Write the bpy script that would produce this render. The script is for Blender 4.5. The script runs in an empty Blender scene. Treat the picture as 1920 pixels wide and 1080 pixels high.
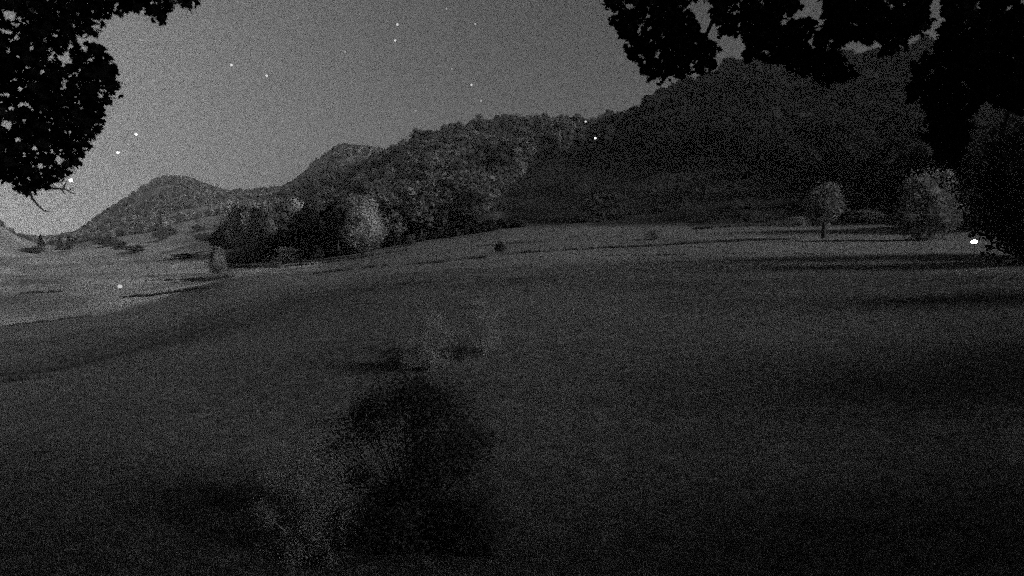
import bpy, math, random
import numpy as np
from mathutils import Vector, noise as mnoise
random.seed(7)
RNG = np.random.default_rng(11)
scene = bpy.context.scene
COL = scene.collection

# ------------------------------------------------------------------ camera, sky, moon, exposure
CAMZ = 10.0
PITCH = math.atan(100 / 1280)
cam_data = bpy.data.cameras.new('camera')
cam_data.lens = 24.0
cam_data.sensor_width = 36.0
cam_data.clip_start = 0.1
cam_data.clip_end = 40000
cam_data.dof.use_dof = True
cam_data.dof.focus_distance = 220
cam_data.dof.aperture_fstop = 1.6
cam = bpy.data.objects.new('camera', cam_data)
cam.location = (0, 0, CAMZ)
cam.rotation_euler = (math.pi / 2 - PITCH, 0, 0)
COL.objects.link(cam)
scene.camera = cam

MOON_EL, MOON_AZ = math.radians(25), math.radians(110)     # azimuth clockwise from the view axis (+Y)
world = bpy.data.worlds.new('World')
scene.world = world
world.use_nodes = True
wt = world.node_tree
wt.nodes.clear()

def N(tree, typ, **kw):
    n = tree.nodes.new(typ)
    for k, v in kw.items():
        if k.startswith('i_'):
            n.inputs[int(k[2:])].default_value = v
        else:
            setattr(n, k, v)
    return n

def M(tree, op, a, b=None):
    n = tree.nodes.new('ShaderNodeMath')
    n.operation = op
    for i, v in enumerate((a, b)):
        if v is None:
            continue
        if isinstance(v, (int, float)):
            n.inputs[i].default_value = v
        else:
            tree.links.new(v, n.inputs[i])
    return n.outputs[0]

def grain(tree, vec, k, scale=1.0):
    """fine grain with mean 1: (k+1) * u**k"""
    s = tree.nodes.new('ShaderNodeVectorMath'); s.operation = 'SCALE'
    tree.links.new(vec, s.inputs[0]); s.inputs['Scale'].default_value = scale
    w = tree.nodes.new('ShaderNodeTexWhiteNoise'); w.noise_dimensions = '3D'
    tree.links.new(s.outputs[0], w.inputs['Vector'])
    return M(tree, 'MULTIPLY', M(tree, 'POWER', w.outputs['Value'], float(k)), k + 1.0)

sky = N(wt, 'ShaderNodeTexSky', sky_type='NISHITA')
sky.sun_disc = False
sky.sun_elevation = MOON_EL
sky.sun_rotation = MOON_AZ
bw = N(wt, 'ShaderNodeRGBToBW')
wt.links.new(sky.outputs[0], bw.inputs[0])
tc = N(wt, 'ShaderNodeTexCoord')
gd = Vector((math.sin(math.radians(-40)), math.cos(math.radians(-40)), -0.05)).normalized()
dot = N(wt, 'ShaderNodeVectorMath', operation='DOT_PRODUCT')
wt.links.new(tc.outputs['Generated'], dot.inputs[0])
dot.inputs[1].default_value = gd
ang = M(wt, 'ARCCOSINE', M(wt, 'MINIMUM', dot.outputs['Value'], 0.99999))
glow = M(wt, 'MULTIPLY', M(wt, 'EXPONENT', M(wt, 'MULTIPLY', ang, -1 / math.radians(16))), 13.5)
base = M(wt, 'ADD', M(wt, 'MULTIPLY', bw.outputs[0], 0.10), M(wt, 'ADD', glow, 0.35))
tot = M(wt, 'MULTIPLY', base, grain(wt, tc.outputs['Generated'], 2.0, 4000))
bg = N(wt, 'ShaderNodeBackground')
wt.links.new(tot, bg.inputs['Color'])
bg.inputs['Strength'].default_value = 0.05
wo = N(wt, 'ShaderNodeOutputWorld')
wt.links.new(bg.outputs[0], wo.inputs['Surface'])

ml = bpy.data.lights.new('moon', 'SUN')
ml.energy = 2.4
ml.angle = math.radians(17)
ml.color = (1.0, 1.0, 1.0)
moon = bpy.data.objects.new('moon', ml)
COL.objects.link(moon)
md = Vector((math.sin(MOON_AZ) * math.cos(MOON_EL), math.cos(MOON_AZ) * math.cos(MOON_EL), math.sin(MOON_EL)))
moon.rotation_euler = (-md).to_track_quat('-Z', 'Y').to_euler()
moon.location = (60, 0, 60)

scene.view_settings.view_transform = 'Standard'
scene.view_settings.look = 'None'
scene.view_settings.exposure = 0
scene.view_settings.gamma = 1
scene.view_settings.use_curve_mapping = False
scene.render.engine = 'CYCLES'
cy = scene.cycles
cy.use_denoising = False                # keep the grain of a high-gain night exposure
cy.use_adaptive_sampling = True
cy.adaptive_threshold = 1.0
cy.adaptive_min_samples = 4
cy.max_bounces = 4
cy.diffuse_bounces = 2
cy.transparent_max_bounces = 4
cy.volume_bounces = 0
cy.pixel_filter_type = 'BOX'
cy.filter_width = 1.0

# ------------------------------------------------------------------ pixel <-> world helpers
CP, SP = math.cos(PITCH), math.sin(PITCH)

def ray(px, py):
    vx, vy = (px - 960) / 1280, -(py - 540) / 1280
    return (vx, CP + vy * SP, -SP + vy * CP)

def az_el(px, py):
    x, y, z = ray(px, py)
    return math.atan2(x, y), z / math.hypot(x, y)          # azimuth, tan(elevation)

def at(px, py, r):
    """the world point seen at a photo pixel, r metres away along the ground"""
    a, t = az_el(px, py)
    return Vector((r * math.sin(a), r * math.cos(a), CAMZ + r * t))

def project(P):
    P = np.asarray(P, float)
    x, y, z = P[..., 0], P[..., 1], P[..., 2] - CAMZ
    d = y * CP - z * SP
    u = y * SP + z * CP
    d2 = np.where(d > 0.05, d, 0.05)
    return np.where(d > 0.05, 960 + 1280 * x / d2, -9999), np.where(d > 0.05, 540 - 1280 * u / d2, -9999)

# ------------------------------------------------------------------ terrain table: photo row of the ground at each distance
RK = [17, 30, 60, 100, 150, 220, 320, 450, 650, 950, 1400, 2000, 3000, 4200, 5600]
TAB = {
    -120: [1100, 875, 712, 705, 624, 604, 562, 530, 508, 485, 440, 372, 400, 420, 430],
    -10:  [1100, 870, 707, 698, 618, 598, 560, 530, 510, 490, 462, 408, 430, 440, 445],
    34:   [1100, 866, 704, 692, 613, 594, 558, 529, 509, 492, 477, 445, 452, 450, 449],
    90:   [1100, 860, 700, 684, 608, 588, 555, 528, 509, 492, 478, 467, 459, 454, 451],
    140:  [1100, 855, 694, 668, 603, 582, 552, 527, 508, 492, 478, 467, 458, 447, 452],
    220:  [1100, 850, 680, 645, 592, 572, 547, 524, 505, 489, 474, 458, 440, 392, 400],
    300:  [1100, 845, 668, 622, 578, 557, 538, 520, 502, 484, 466, 448, 410, 337, 345],
    345:  [1100, 843, 662, 608, 568, 547, 531, 517, 499, 480, 460, 440, 398, 334, 345],
    430:  [1100, 840, 652, 582, 545, 521, 510, 505, 488, 462, 440, 420, 385, 365, 375],
    540:  [1100, 835, 640, 562, 527, 508, 495, 484, 462, 428, 386, 384, 352, 360, 380],
    590:  [1100, 832, 635, 556, 522, 504, 490, 474, 446, 406, 366, 362, 306, 330, 350],
    640:  [1100, 830, 630, 550, 518, 500, 484, 462, 428, 385, 350, 345, 277, 310, 330],
    700:  [1100, 828, 624, 542, 508, 490, 474, 448, 405, 358, 322, 325, 282, 320, 340],
    770:  [1100, 826, 618, 536, 501, 482, 462, 434, 384, 324, 282, 300, 310, 330, 340],
    850:  [1100, 824, 610, 530, 494, 472, 452, 421, 366, 298, 258, 280, 300, 310, 320],
    950:  [1100, 822, 604, 526, 488, 465, 438, 405, 350, 282, 246, 265, 280, 300, 310],
    1050: [1100, 820, 602, 524, 484, 460, 430, 400, 345, 276, 243, 260, 280, 300, 310],
    1130: [1100, 820, 600, 523, 482, 458, 427, 393, 336, 264, 250, 262, 280, 300, 310],
    1168: [1100, 820, 600, 522, 481, 456, 426, 390, 326, 244, 248, 262, 280, 300, 310],
    1200: [1100, 820, 599, 522, 480, 455, 425, 388, 316, 220, 245, 260, 280, 300, 310],
    1225: [1100, 820, 599, 521, 480, 454, 424, 385, 306, 199, 225, 250, 275, 300, 310],
    1300: [1100, 820, 598, 520, 478, 453, 422, 378, 292, 182, 200, 225, 260, 290, 300],
    1345: [1100, 820, 598, 520, 477, 452, 422, 374, 284, 153, 180, 210, 250, 280, 300],
    1500: [1100, 818, 597, 518, 475, 448, 420, 365, 268, 138, 160, 190, 230, 260, 280],
    1700: [1100, 818, 596, 516, 474, 446, 418, 356, 250, 122, 145, 180, 220, 250, 270],
    1920: [1100, 816, 595, 514, 473, 444, 412, 350, 240, 108, 130, 165, 210, 240, 260],
}
RZ = [0.5, 8] + RK + [7000]
cols = []
for px, rows in TAB.items():
    a = az_el(px, 450)[0]
    zs = [CAMZ + r * az_el(px, py)[1] for r, py in zip(RK, rows)]
    cols.append((math.degrees(a), [1.0, 1.3] + zs + [zs[-1]]))
# beyond the frame: the valley side rises to the right and behind the camera
def col_out(deg, slope, tall):
    zs = []
    for r in RK:
        zs.append(1.5 + r * slope * (1 - math.exp(-r / 120)) if r < 900 else 1.5 + 900 * slope + (r - 900) * tall)
    return (deg, [1.0, 1.3] + zs + [zs[-1]])
right = cols[-1][1]
cols.append((45, right))
cols.append((70, [z if i < 6 else z * 1.05 for i, z in enumerate(right)]))
cols.append((110, col_out(0, 0.10, 0.2)[1]))
cols.append((180, col_out(0, 0.12, 0.15)[1]))
lo = cols[0][1]
cols.insert(0, (-60, lo))
cols.insert(0, (-120, col_out(0, 0.0, 0.05)[1]))
cols.insert(0, (-180, col_out(0, 0.12, 0.15)[1]))
AZT = np.radians([c[0] for c in cols])
ZT = np.array([c[1] for c in cols])
LR = np.log(np.array(RZ, float))

AZG = np.radians(np.concatenate([np.arange(-180, -46, 3.0), np.arange(-46, 46, 0.22), np.arange(46, 179, 3.0), [180.0]]))
RG = np.exp(np.linspace(math.log(0.6), math.log(7000), 330))
tmp = np.array([np.interp(np.log(RG), LR, ZT[i]) for i in range(len(AZT))])       # per column over r
ZG = np.array([np.interp(AZG, AZT, tmp[:, j]) for j in range(len(RG))]).T          # az x r

def blur(a, n, axis):
    k = np.hanning(n + 2)[1:-1]; k /= k.sum()
    pad = [(0, 0), (0, 0)]; pad[axis] = (n // 2, n // 2)
    b = np.pad(a, pad, mode='edge')
    return np.apply_along_axis(lambda v: np.convolve(v, k, 'valid'), axis, b)
ZG = blur(ZG, 7, 1)
ZG = blur(ZG, 7, 0)
ZG[-1] = ZG[0] = (ZG[-1] + ZG[0]) / 2
AA, RR = np.meshgrid(AZG, RG, indexing='ij')
XG, YG = RR * np.sin(AA), RR * np.cos(AA)
for i in range(XG.shape[0]):
    for j in range(XG.shape[1]):
        r = RG[j]
        x, y = XG[i, j], YG[i, j]
        h = 0.0
        if r > 5:
            h += mnoise.fractal(Vector((x / 14, y / 14, 0.3)), 1.0, 2.1, 4) * min(0.2, r * 0.003)
        if r > 120:
            w = min(1.0, (r - 120) / 600)
            h += mnoise.fractal(Vector((x / 160, y / 160, 4.2)), 0.9, 2.1, 6) * 12 * w * min(1, r / 900)
        if r > 2000:
            h += mnoise.ridged_multi_fractal(Vector((x / 700, y / 700, 1.2)), 0.9, 2.1, 6, 1.0, 2.0) * 26 * min(1, (r - 2000) / 1500)-26* min(1, (r - 2000) / 1500)
        ZG[i, j] += h

def ground(x, y):
    a = np.arctan2(x, y); r = np.maximum(np.hypot(x, y), 0.7)
    i = np.clip(np.searchsorted(AZG, a) - 1, 0, len(AZG) - 2)
    lr = np.log(RG)
    j = np.clip(np.searchsorted(lr, np.log(r)) - 1, 0, len(RG) - 2)
    fa = (a - AZG[i]) / (AZG[i + 1] - AZG[i])
    fr = (r - RG[j]) / (RG[j + 1] - RG[j])
    return (ZG[i, j] * (1 - fa) * (1 - fr) + ZG[i + 1, j] * fa * (1 - fr) + ZG[i, j + 1] * (1 - fa) * fr + ZG[i + 1, j + 1] * fa * fr)

def on_ground(px, py, rmin=8, rmax=6500):
    """first terrain point met by the sight line through a photo pixel"""
    a, t = az_el(px, py)
    rr = np.exp(np.linspace(math.log(rmin), math.log(rmax), 1500))
    z = ground(rr * math.sin(a), rr * math.cos(a))
    hit = np.nonzero(z >= CAMZ + rr * t)[0]
    r = rr[hit[0]] if len(hit) else rmax
    x, y = r * math.sin(a), r * math.cos(a)
    return Vector((x, y, float(ground(x, y))))

def at_r(px, py, r):
    """ground point on the azimuth of a photo pixel at distance r"""
    a = az_el(px, py)[0]
    x, y = r * math.sin(a), r * math.cos(a)
    return Vector((x, y, float(ground(x, y))))

# ------------------------------------------------------------------ materials (monochrome night camera)
def new_mat(name):
    m = bpy.data.materials.new(name); m.use_nodes = True
    t = m.node_tree; t.nodes.clear()
    return m, t

def leafy(name, alb, var=0.35, k=2.2, transl=0.25):
    m, t = new_mat(name)
    geo = t.nodes.new('ShaderNodeNewGeometry')
    oi = t.nodes.new('ShaderNodeObjectInfo')
    nz = t.nodes.new('ShaderNodeTexNoise'); nz.inputs['Scale'].default_value = 0.9; nz.inputs['Detail'].default_value = 3
    t.links.new(geo.outputs['Position'], nz.inputs['Vector'])
    v = M(t, 'ADD', M(t, 'MULTIPLY', nz.outputs['Fac'], var * 2), 1 - var)
    v = M(t, 'MULTIPLY', v, M(t, 'ADD', M(t, 'MULTIPLY', M(t, 'POWER', oi.outputs['Random'], 1.5), 0.8), 0.68))
    st = t.nodes.new('ShaderNodeTexNoise'); st.inputs['Scale'].default_value = 0.022; st.inputs['Detail'].default_value = 2
    t.links.new(geo.outputs['Position'], st.inputs['Vector'])
    v = M(t, 'MULTIPLY', v, M(t, 'MAXIMUM', M(t, 'ADD', M(t, 'MULTIPLY', st.outputs['Fac'], 3.6), -0.8), 0.3))
    v = M(t, 'MULTIPLY', v, grain(t, geo.outputs['Position'], k, 37.7))
    v = M(t, 'MULTIPLY', v, alb)
    d = t.nodes.new('ShaderNodeBsdfDiffuse'); t.links.new(v, d.inputs['Color'])
    tr = t.nodes.new('ShaderNodeBsdfTranslucent'); t.links.new(v, tr.inputs['Color'])
    mx = t.nodes.new('ShaderNodeMixShader'); mx.inputs[0].default_value = transl
    t.links.new(d.outputs[0], mx.inputs[1]); t.links.new(tr.outputs[0], mx.inputs[2])
    o = t.nodes.new('ShaderNodeOutputMaterial'); t.links.new(mx.outputs[0], o.inputs['Surface'])
    return m

def bark(name, alb, scale=6):
    m, t = new_mat(name)
    geo = t.nodes.new('ShaderNodeNewGeometry')
    nz = t.nodes.new('ShaderNodeTexNoise'); nz.inputs['Scale'].default_value = scale; nz.inputs['Detail'].default_value = 6
    mp = t.nodes.new('ShaderNodeMapping'); mp.inputs['Scale'].default_value = (1, 1, 0.2)
    t.links.new(geo.outputs['Position'], mp.inputs[0]); t.links.new(mp.outputs[0], nz.inputs['Vector'])
    v = M(t, 'MULTIPLY', M(t, 'ADD', nz.outputs['Fac'], 0.4), alb)
    p = t.nodes.new('ShaderNodeBsdfPrincipled'); p.inputs['Roughness'].default_value = 0.95
    t.links.new(v, p.inputs['Base Color'])
    b = t.nodes.new('ShaderNodeBump'); b.inputs['Strength'].default_value = 0.6; b.inputs['Distance'].default_value = 0.03
    t.links.new(nz.outputs['Fac'], b.inputs['Height']); t.links.new(b.outputs[0], p.inputs['Normal'])
    o = t.nodes.new('ShaderNodeOutputMaterial'); t.links.new(p.outputs[0], o.inputs['Surface'])
    return m

def emit(name, strength):
    m, t = new_mat(name)
    e = t.nodes.new('ShaderNodeEmission'); e.inputs['Strength'].default_value = strength
    o = t.nodes.new('ShaderNodeOutputMaterial'); t.links.new(e.outputs[0], o.inputs['Surface'])
    return m

def plain(name, alb, rough=0.5, metal=0.0):
    m, t = new_mat(name)
    geo = t.nodes.new('ShaderNodeNewGeometry')
    nz = t.nodes.new('ShaderNodeTexNoise'); nz.inputs['Scale'].default_value = 4; nz.inputs['Detail'].default_value = 5
    t.links.new(geo.outputs['Position'], nz.inputs['Vector'])
    v = M(t, 'MULTIPLY', M(t, 'ADD', M(t, 'MULTIPLY', nz.outputs['Fac'], 0.6), 0.7), alb)
    p = t.nodes.new('ShaderNodeBsdfPrincipled'); p.inputs['Roughness'].default_value = rough; p.inputs['Metallic'].default_value = metal
    t.links.new(v, p.inputs['Base Color'])
    o = t.nodes.new('ShaderNodeOutputMaterial'); t.links.new(p.outputs[0], o.inputs['Surface'])
    return m

def ground_mat():
    m, t = new_mat('meadow_ground')
    geo = t.nodes.new('ShaderNodeNewGeometry')
    at_ = t.nodes.new('ShaderNodeAttribute'); at_.attribute_name = 'cover_light'
    pos = geo.outputs['Position']
    def nz(scale, detail, rough=0.6, sc=(1, 1, 1)):
        mp = t.nodes.new('ShaderNodeMapping'); mp.inputs['Scale'].default_value = sc
        t.links.new(pos, mp.inputs[0])
        n = t.nodes.new('ShaderNodeTexNoise'); n.inputs['Scale'].default_value = scale
        n.inputs['Detail'].default_value = detail; n.inputs['Roughness'].default_value = rough
        t.links.new(mp.outputs[0], n.inputs['Vector'])
        return n.outputs['Fac']
    big = nz(0.018, 5)
    mid = nz(0.22, 5)
    fine = nz(2.2, 6, 0.75)
    v = M(t, 'ADD', M(t, 'MULTIPLY', big, 0.9), M(t, 'ADD', M(t, 'MULTIPLY', mid, 0.7), M(t, 'MULTIPLY', fine, 0.9)))
    v = M(t, 'SUBTRACT', v, 0.25)
    v = M(t, 'MULTIPLY', v, grain(t, pos, 2.6, 37.7))
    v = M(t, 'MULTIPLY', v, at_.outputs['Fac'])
    p = t.nodes.new('ShaderNodeBsdfDiffuse')
    t.links.new(v, p.inputs['Color'])
    b = t.nodes.new('ShaderNodeBump'); b.inputs['Strength'].default_value = 0.8; b.inputs['Distance'].default_value = 0.25
    t.links.new(fine, b.inputs['Height']); t.links.new(b.outputs[0], p.inputs['Normal'])
    o = t.nodes.new('ShaderNodeOutputMaterial'); t.links.new(p.outputs[0], o.inputs['Surface'])
    return m

MG = ground_mat()
M_BROAD = leafy('broadleaf_foliage', 0.12)
M_PALE = leafy('pale_foliage', 0.32)
M_FAR = leafy('far_foliage', 0.36)  # distance haze put into the leaf colour as a paler tone
M_SOFTT = leafy('small_tree_foliage', 0.20, k=1.5)
M_SILVER = leafy('silver_foliage', 0.46, k=1.5)
M_DIM = leafy('dim_foliage', 0.045)
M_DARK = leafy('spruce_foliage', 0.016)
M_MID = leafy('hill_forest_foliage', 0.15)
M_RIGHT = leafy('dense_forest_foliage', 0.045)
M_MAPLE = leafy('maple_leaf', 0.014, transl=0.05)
M_SHRUB = leafy('shrub_foliage', 0.14, k=1.5)
M_SOFT = leafy('soft_pale_foliage', 0.27, k=1.5)
M_SHRUBD = leafy('dark_shrub_foliage', 0.085)
M_GRASS = leafy('grass_blade', 0.14, k=2.5, transl=0.4)
M_ROUGH = leafy('rough_grass', 0.075, k=2.5)
M_BARK = bark('bark', 0.06)
M_METAL = plain('lamp_metal', 0.04, 0.8, 0.0)
M_STAR = emit('star_light', 2.4)
M_STARM = emit('middling_star_light', 0.95)
M_STARF = emit('faint_star_light', 0.42)

# ------------------------------------------------------------------ mesh and object helpers
def mesh_from(name, V, F, mat):
    me = bpy.data.meshes.new(name)
    me.from_pydata([tuple(v) for v in V], [], [tuple(f) for f in F])
    me.materials.append(mat)
    me.update()
    return me

def obj(name, me, parent=None, loc=None, rot=None, scl=None):
    o = bpy.data.objects.new(name, me)
    COL.objects.link(o)
    if parent is not None: o.parent = parent
    if loc is not None: o.location = loc
    if rot is not None: o.rotation_euler = rot
    if scl is not None: o.scale = scl if hasattr(scl, '__len__') else (scl,) * 3
    return o

def tag(o, label=None, cat=None, group=None, kind=None):
    if label: o['label'] = label
    if cat: o['category'] = cat
    if group: o['group'] = group
    if kind: o['kind'] = kind
    return o

def quads(C, size, rng, aspect=0.7, flat=0.0):
    """leaf cards, randomly turned, centred on C"""
    n = len(C)
    u = rng.normal(size=(n, 3)); u[:, 2] *= (1 - flat)
    u /= np.linalg.norm(u, axis=1)[:, None]
    w = rng.normal(size=(n, 3))
    v = np.cross(u, w); v /= np.linalg.norm(v, axis=1)[:, None]
    s = size * rng.uniform(0.6, 1.3, size=(n, 1))
    a, b = u * s * 0.5, v * s * 0.5 * aspect
    V = np.stack([C - a, C - b, C + a, C + b], axis=1).reshape(-1, 3)
    F = np.arange(4 * n).reshape(-1, 4)
    return V, F

def ico(sub=1):
    import bmesh
    bm = bmesh.new(); bmesh.ops.create_icosphere(bm, subdivisions=sub, radius=1)
    V = np.array([v.co[:] for v in bm.verts]); F = [[v.index for v in f.verts] for f in bm.faces]
    bm.free()
    return V, F
ICO1, ICO2 = ico(1), ico(2)

def join(parts):
    V, F, o = [], [], 0
    for v, f in parts:
        V.append(np.asarray(v, float)); F += [[i + o for i in q] for q in f]; o += len(v)
    return np.concatenate(V), F

def crown_geo(kind, rng, n_lobes=9, cards=900, card=0.9, H=1.0):
    """unit-ish crown: height 10, about 7 wide, sitting from z=1.5"""
    parts = []
    if kind == 'conifer':
        C = []
        n = cards
        t = rng.uniform(0, 1, n) ** 0.75
        z = 10 - t * 9.0
        layer = (np.sin(z * 5.5) * 0.5 + 0.5)
        r = (0.05 + t * 2.1) * (0.72 + 0.35 * layer) * rng.uniform(0.75, 1.05, n)
        a = rng.uniform(0, 2 * np.pi, n)
        r *= 1 + 0.15 * np.sin(a * 3 + z)
        C = np.stack([r * np.cos(a), r * np.sin(a), z - 0.25 * r], 1)
        parts.append(quads(C, card, rng, 0.5))
        v, f = ICO1
        core = v * [1.15, 1.15, 4.3]; core[:, :2] *= (1.35 - (core[:, 2:3] + 4.3) / 8.6 * 1.2); core[:, 2] += 5
        parts.append((core, f))
    elif kind == 'bush':
        lobes = [(np.array([0, 0, 3.2]), 3.0), (np.array([0.4, -0.3, 6.2]), 2.3)]
        for i in range(22):
            th = rng.uniform(0, 2 * np.pi); zz = rng.uniform(0.6, 8.9)
            rad = 2.9 * math.sqrt(max(0.02, 1 - ((zz - 3) / 6.6) ** 2)) * rng.uniform(0.55, 1.0)
            lobes.append((np.array([rad * math.cos(th), rad * math.sin(th), zz]), rng.uniform(0.6, 1.35)))
        tot = sum(r * r for _, r in lobes)
        for c, r in lobes:
            n = int(cards * r * r / tot)
            d = rng.normal(size=(n, 3)); d /= np.linalg.norm(d, axis=1)[:, None]
            P = c + d * (r * rng.uniform(0.7, 1.25, n))[:, None]
            P[:, 2] = np.abs(P[:, 2])
            parts.append(quads(P, card, rng, 0.7))
            v, f = ICO1
            vv = v * (r * 0.66) * (1 + 0.12 * rng.normal(size=(len(v), 1))) + c
            parts.append((vv, f))
    elif kind == 'wispy':
        for i in range(70):
            th = rng.uniform(0, 2 * np.pi); zz = rng.uniform(0.4, 9.2) ** 1.0
            rad = 3.6 * math.sqrt(max(0.03, 1 - ((zz - 3.2) / 6.8) ** 2)) * rng.uniform(0.2, 1.0)
            c = np.array([rad * math.cos(th), rad * math.sin(th), zz]); r = rng.uniform(0.5, 1.1)
            n = cards // 70
            P = c + rng.normal(size=(n, 3)) * r * 0.62
            P[:, 2] = np.abs(P[:, 2])
            parts.append(quads(P, card, rng, 0.6))
            parts.append(tube([(0, 0, 0), tuple(c * 0.5 + [0, 0, .3]), tuple(c)], [.04, .025, .01], 4))
    elif kind == 'pear':
        n = cards
        d = rng.normal(size=(n, 3)); d /= np.linalg.norm(d, axis=1)[:, None]
        def skin(d, k):
            t = (d[:, 2] + 1) / 2
            w = 2.35 * (1.18 - 0.42 * t)
            b = 1 + 0.13 * np.sin(d[:, 0] * 4.1 + 1) * np.sin(d[:, 2] * 5.2) + 0.07 * np.sin(d[:, 1] * 9 + d[:, 2] * 7)
            return np.stack([d[:, 0] * w * b, d[:, 1] * w * b, 5.3 + d[:, 2] * 4.75 * (0.92 + 0.08 * b)], 1) * [k, k, 1]
        P = skin(d, 1.0); c0 = np.array([0, 0, 5.3])
        P = c0 + (P - c0) * rng.uniform(0.8, 1.06, (n, 1))
        parts.append(quads(P, card, rng, 0.75))
        v, f = ICO2
        parts.append((c0 + (skin(np.array(v), 1.0) - c0) * 0.84, f))
    else:
        wide = 3.3 if kind == 'round' else 2.2
        hgt = 4.4
        lobes = []
        for i in range(n_lobes):
            th = rng.uniform(0, 2 * np.pi); zz = rng.uniform(-0.8, 0.9)
            rad = math.sqrt(max(0.05, 1 - zz * zz)) * rng.uniform(0.35, 0.72)
            c = np.array([wide * rad * math.cos(th), wide * rad * math.sin(th), 5.6 + hgt * zz * 0.72])
            lobes.append((c, rng.uniform(0.9, 1.75) * (wide / 3.3) ** 0.4))
        lobes.append((np.array([0, 0, 5.6]), 2.2))
        lobes.append((np.array([0.3, 0, 8.0]), 1.4))
        tot = sum(r * r for _, r in lobes)
        for c, r in lobes:
            n = int(cards * r * r / tot)
            d = rng.normal(size=(n, 3)); d /= np.linalg.norm(d, axis=1)[:, None]
            bump = 1 + 0.18 * np.sin(d[:, 0] * 5 + c[0]) * np.sin(d[:, 2] * 6 + c[1])
            P = c + d * (r * bump * rng.uniform(0.72, 1.12, n))[:, None]
            parts.append(quads(P, card, rng, 0.75))
            v, f = ICO1
            vv = v * (r * 0.72) * (1 + 0.12 * rng.normal(size=(len(v), 1))) + c
            parts.append((vv, f))
    return join(parts)

def tube(pts, rad, seg=7, close=True):
    pts = [Vector(p) for p in pts]
    V, F = [], []
    for i, p in enumerate(pts):
        d = (pts[min(i + 1, len(pts) - 1)] - pts[max(i - 1, 0)]).normalized()
        a = d.orthogonal().normalized() if i == 0 else (a - d * a.dot(d)).normalized()
        b = d.cross(a)
        for k in range(seg):
            t = 2 * math.pi * k / seg
            V.append(p + (a * math.cos(t) + b * math.sin(t)) * rad[i])
    for i in range(len(pts) - 1):
        for k in range(seg):
            k2 = (k + 1) % seg
            F.append([i * seg + k, i * seg + k2, (i + 1) * seg + k2, (i + 1) * seg + k])
    if close:
        F.append(list(range(seg))[::-1]); n = (len(pts) - 1) * seg
        F.append([n + k for k in range(seg)])
    return np.array([v[:] for v in V]), F

def trunk_geo(h, r, rng, limbs=4):
    parts = []
    p = [(0, 0, -0.6)]
    x = y = 0
    for i in range(1, 6):
        x += rng.uniform(-.12, .12); y += rng.uniform(-.12, .12)
        p.append((x, y, h * i / 5))
    parts.append(tube(p, [r * 1.5, r, r * .8, r * .62, r * .42, r * .15]))
    for i in range(limbs):
        k = rng.integers(2, 5); th = rng.uniform(0, 6.28); L = h * rng.uniform(0.2, 0.34)
        q = Vector(p[k])
        e = q + Vector((math.cos(th) * L, math.sin(th) * L, L * 0.7))
        parts.append(tube([q, (q + e) / 2 + Vector((0, 0, -L * .06)), e], [r * .4, r * .25, r * .06], 5))
    return join(parts)

rg = np.random.default_rng(5)
def pool(name, kind, mat, n, cards, card):
    return [mesh_from(name, *crown_geo(kind, rg, cards=cards, card=card), mat) for _ in range(n)]

CR = {
    'round': pool('crown', 'round', M_MID, 4, 800, 0.62),
    'broad': pool('crown', 'round', M_BROAD, 3, 1100, 0.55),
    'tall': pool('crown', 'tall', M_MID, 3, 700, 0.62),
    'pale': pool('crown', 'tall', M_PALE, 2, 1400, 0.45),
    'palewide': pool('crown', 'round', M_PALE, 2, 1500, 0.45),
    'pear': pool('crown', 'pear', M_PALE, 2, 2600, 0.34),
    'willow': pool('crown', 'pear', leafy('silvery_foliage', 0.36, k=1.5), 1, 3600, 0.30),
    'bush': pool('crown', 'bush', M_PALE, 2, 3000, 0.34),
    'low': pool('crown', 'bush', M_DARK, 2, 2600, 0.42),
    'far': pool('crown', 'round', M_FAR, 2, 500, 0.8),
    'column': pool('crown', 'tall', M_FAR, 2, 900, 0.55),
    'soft': pool('crown', 'tall', M_SOFTT, 1, 3200, 0.34),
    'silver': pool('crown', 'bush', M_SILVER, 1, 3400, 0.34),
    'dim': pool('crown', 'bush', M_DIM, 2, 2600, 0.42),
    'dark': pool('crown', 'round', M_DARK, 3, 800, 0.62),
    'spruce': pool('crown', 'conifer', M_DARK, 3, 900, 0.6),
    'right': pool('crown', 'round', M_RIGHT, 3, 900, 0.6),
}
TRUNKS = [mesh_from('trunk', *trunk_geo(8.2, 0.24, rg), M_BARK) for _ in range(3)]

def tree(name, kind, loc, h, label, group, cat='tree', wide=1.0, rz=None, mesh_i=None):
    root = bpy.data.objects.new(name, None)
    COL.objects.link(root)
    root.location = loc
    s = h / 10.3
    root.rotation_euler.z = random.uniform(0, 6.28) if rz is None else rz
    root.scale = (s * wide, s * wide, s)
    root.empty_display_size = 0.5
    tag(root, label, cat, group)
    ms = CR[kind]
    c = obj('crown', ms[mesh_i if mesh_i is not None else random.randrange(len(ms))], root)
    t = obj('trunk', random.choice(TRUNKS), root)
    return root

# ------------------------------------------------------------------ ground tone map, with light, shade and haze put in, and the ground itself
PXG, PYG = project(np.stack([XG, YG, ZG], -1))

def lin(px, pts):
    return np.interp(px, [p[0] for p in pts], [p[1] for p in pts])

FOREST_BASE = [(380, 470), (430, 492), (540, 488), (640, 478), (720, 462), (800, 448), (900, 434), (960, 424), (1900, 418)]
OPEN_TOP = [(880, 380), (940, 340), (1010, 302), (1160, 285), (1300, 300), (1500, 330), (1640, 380), (1760, 420)]

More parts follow.
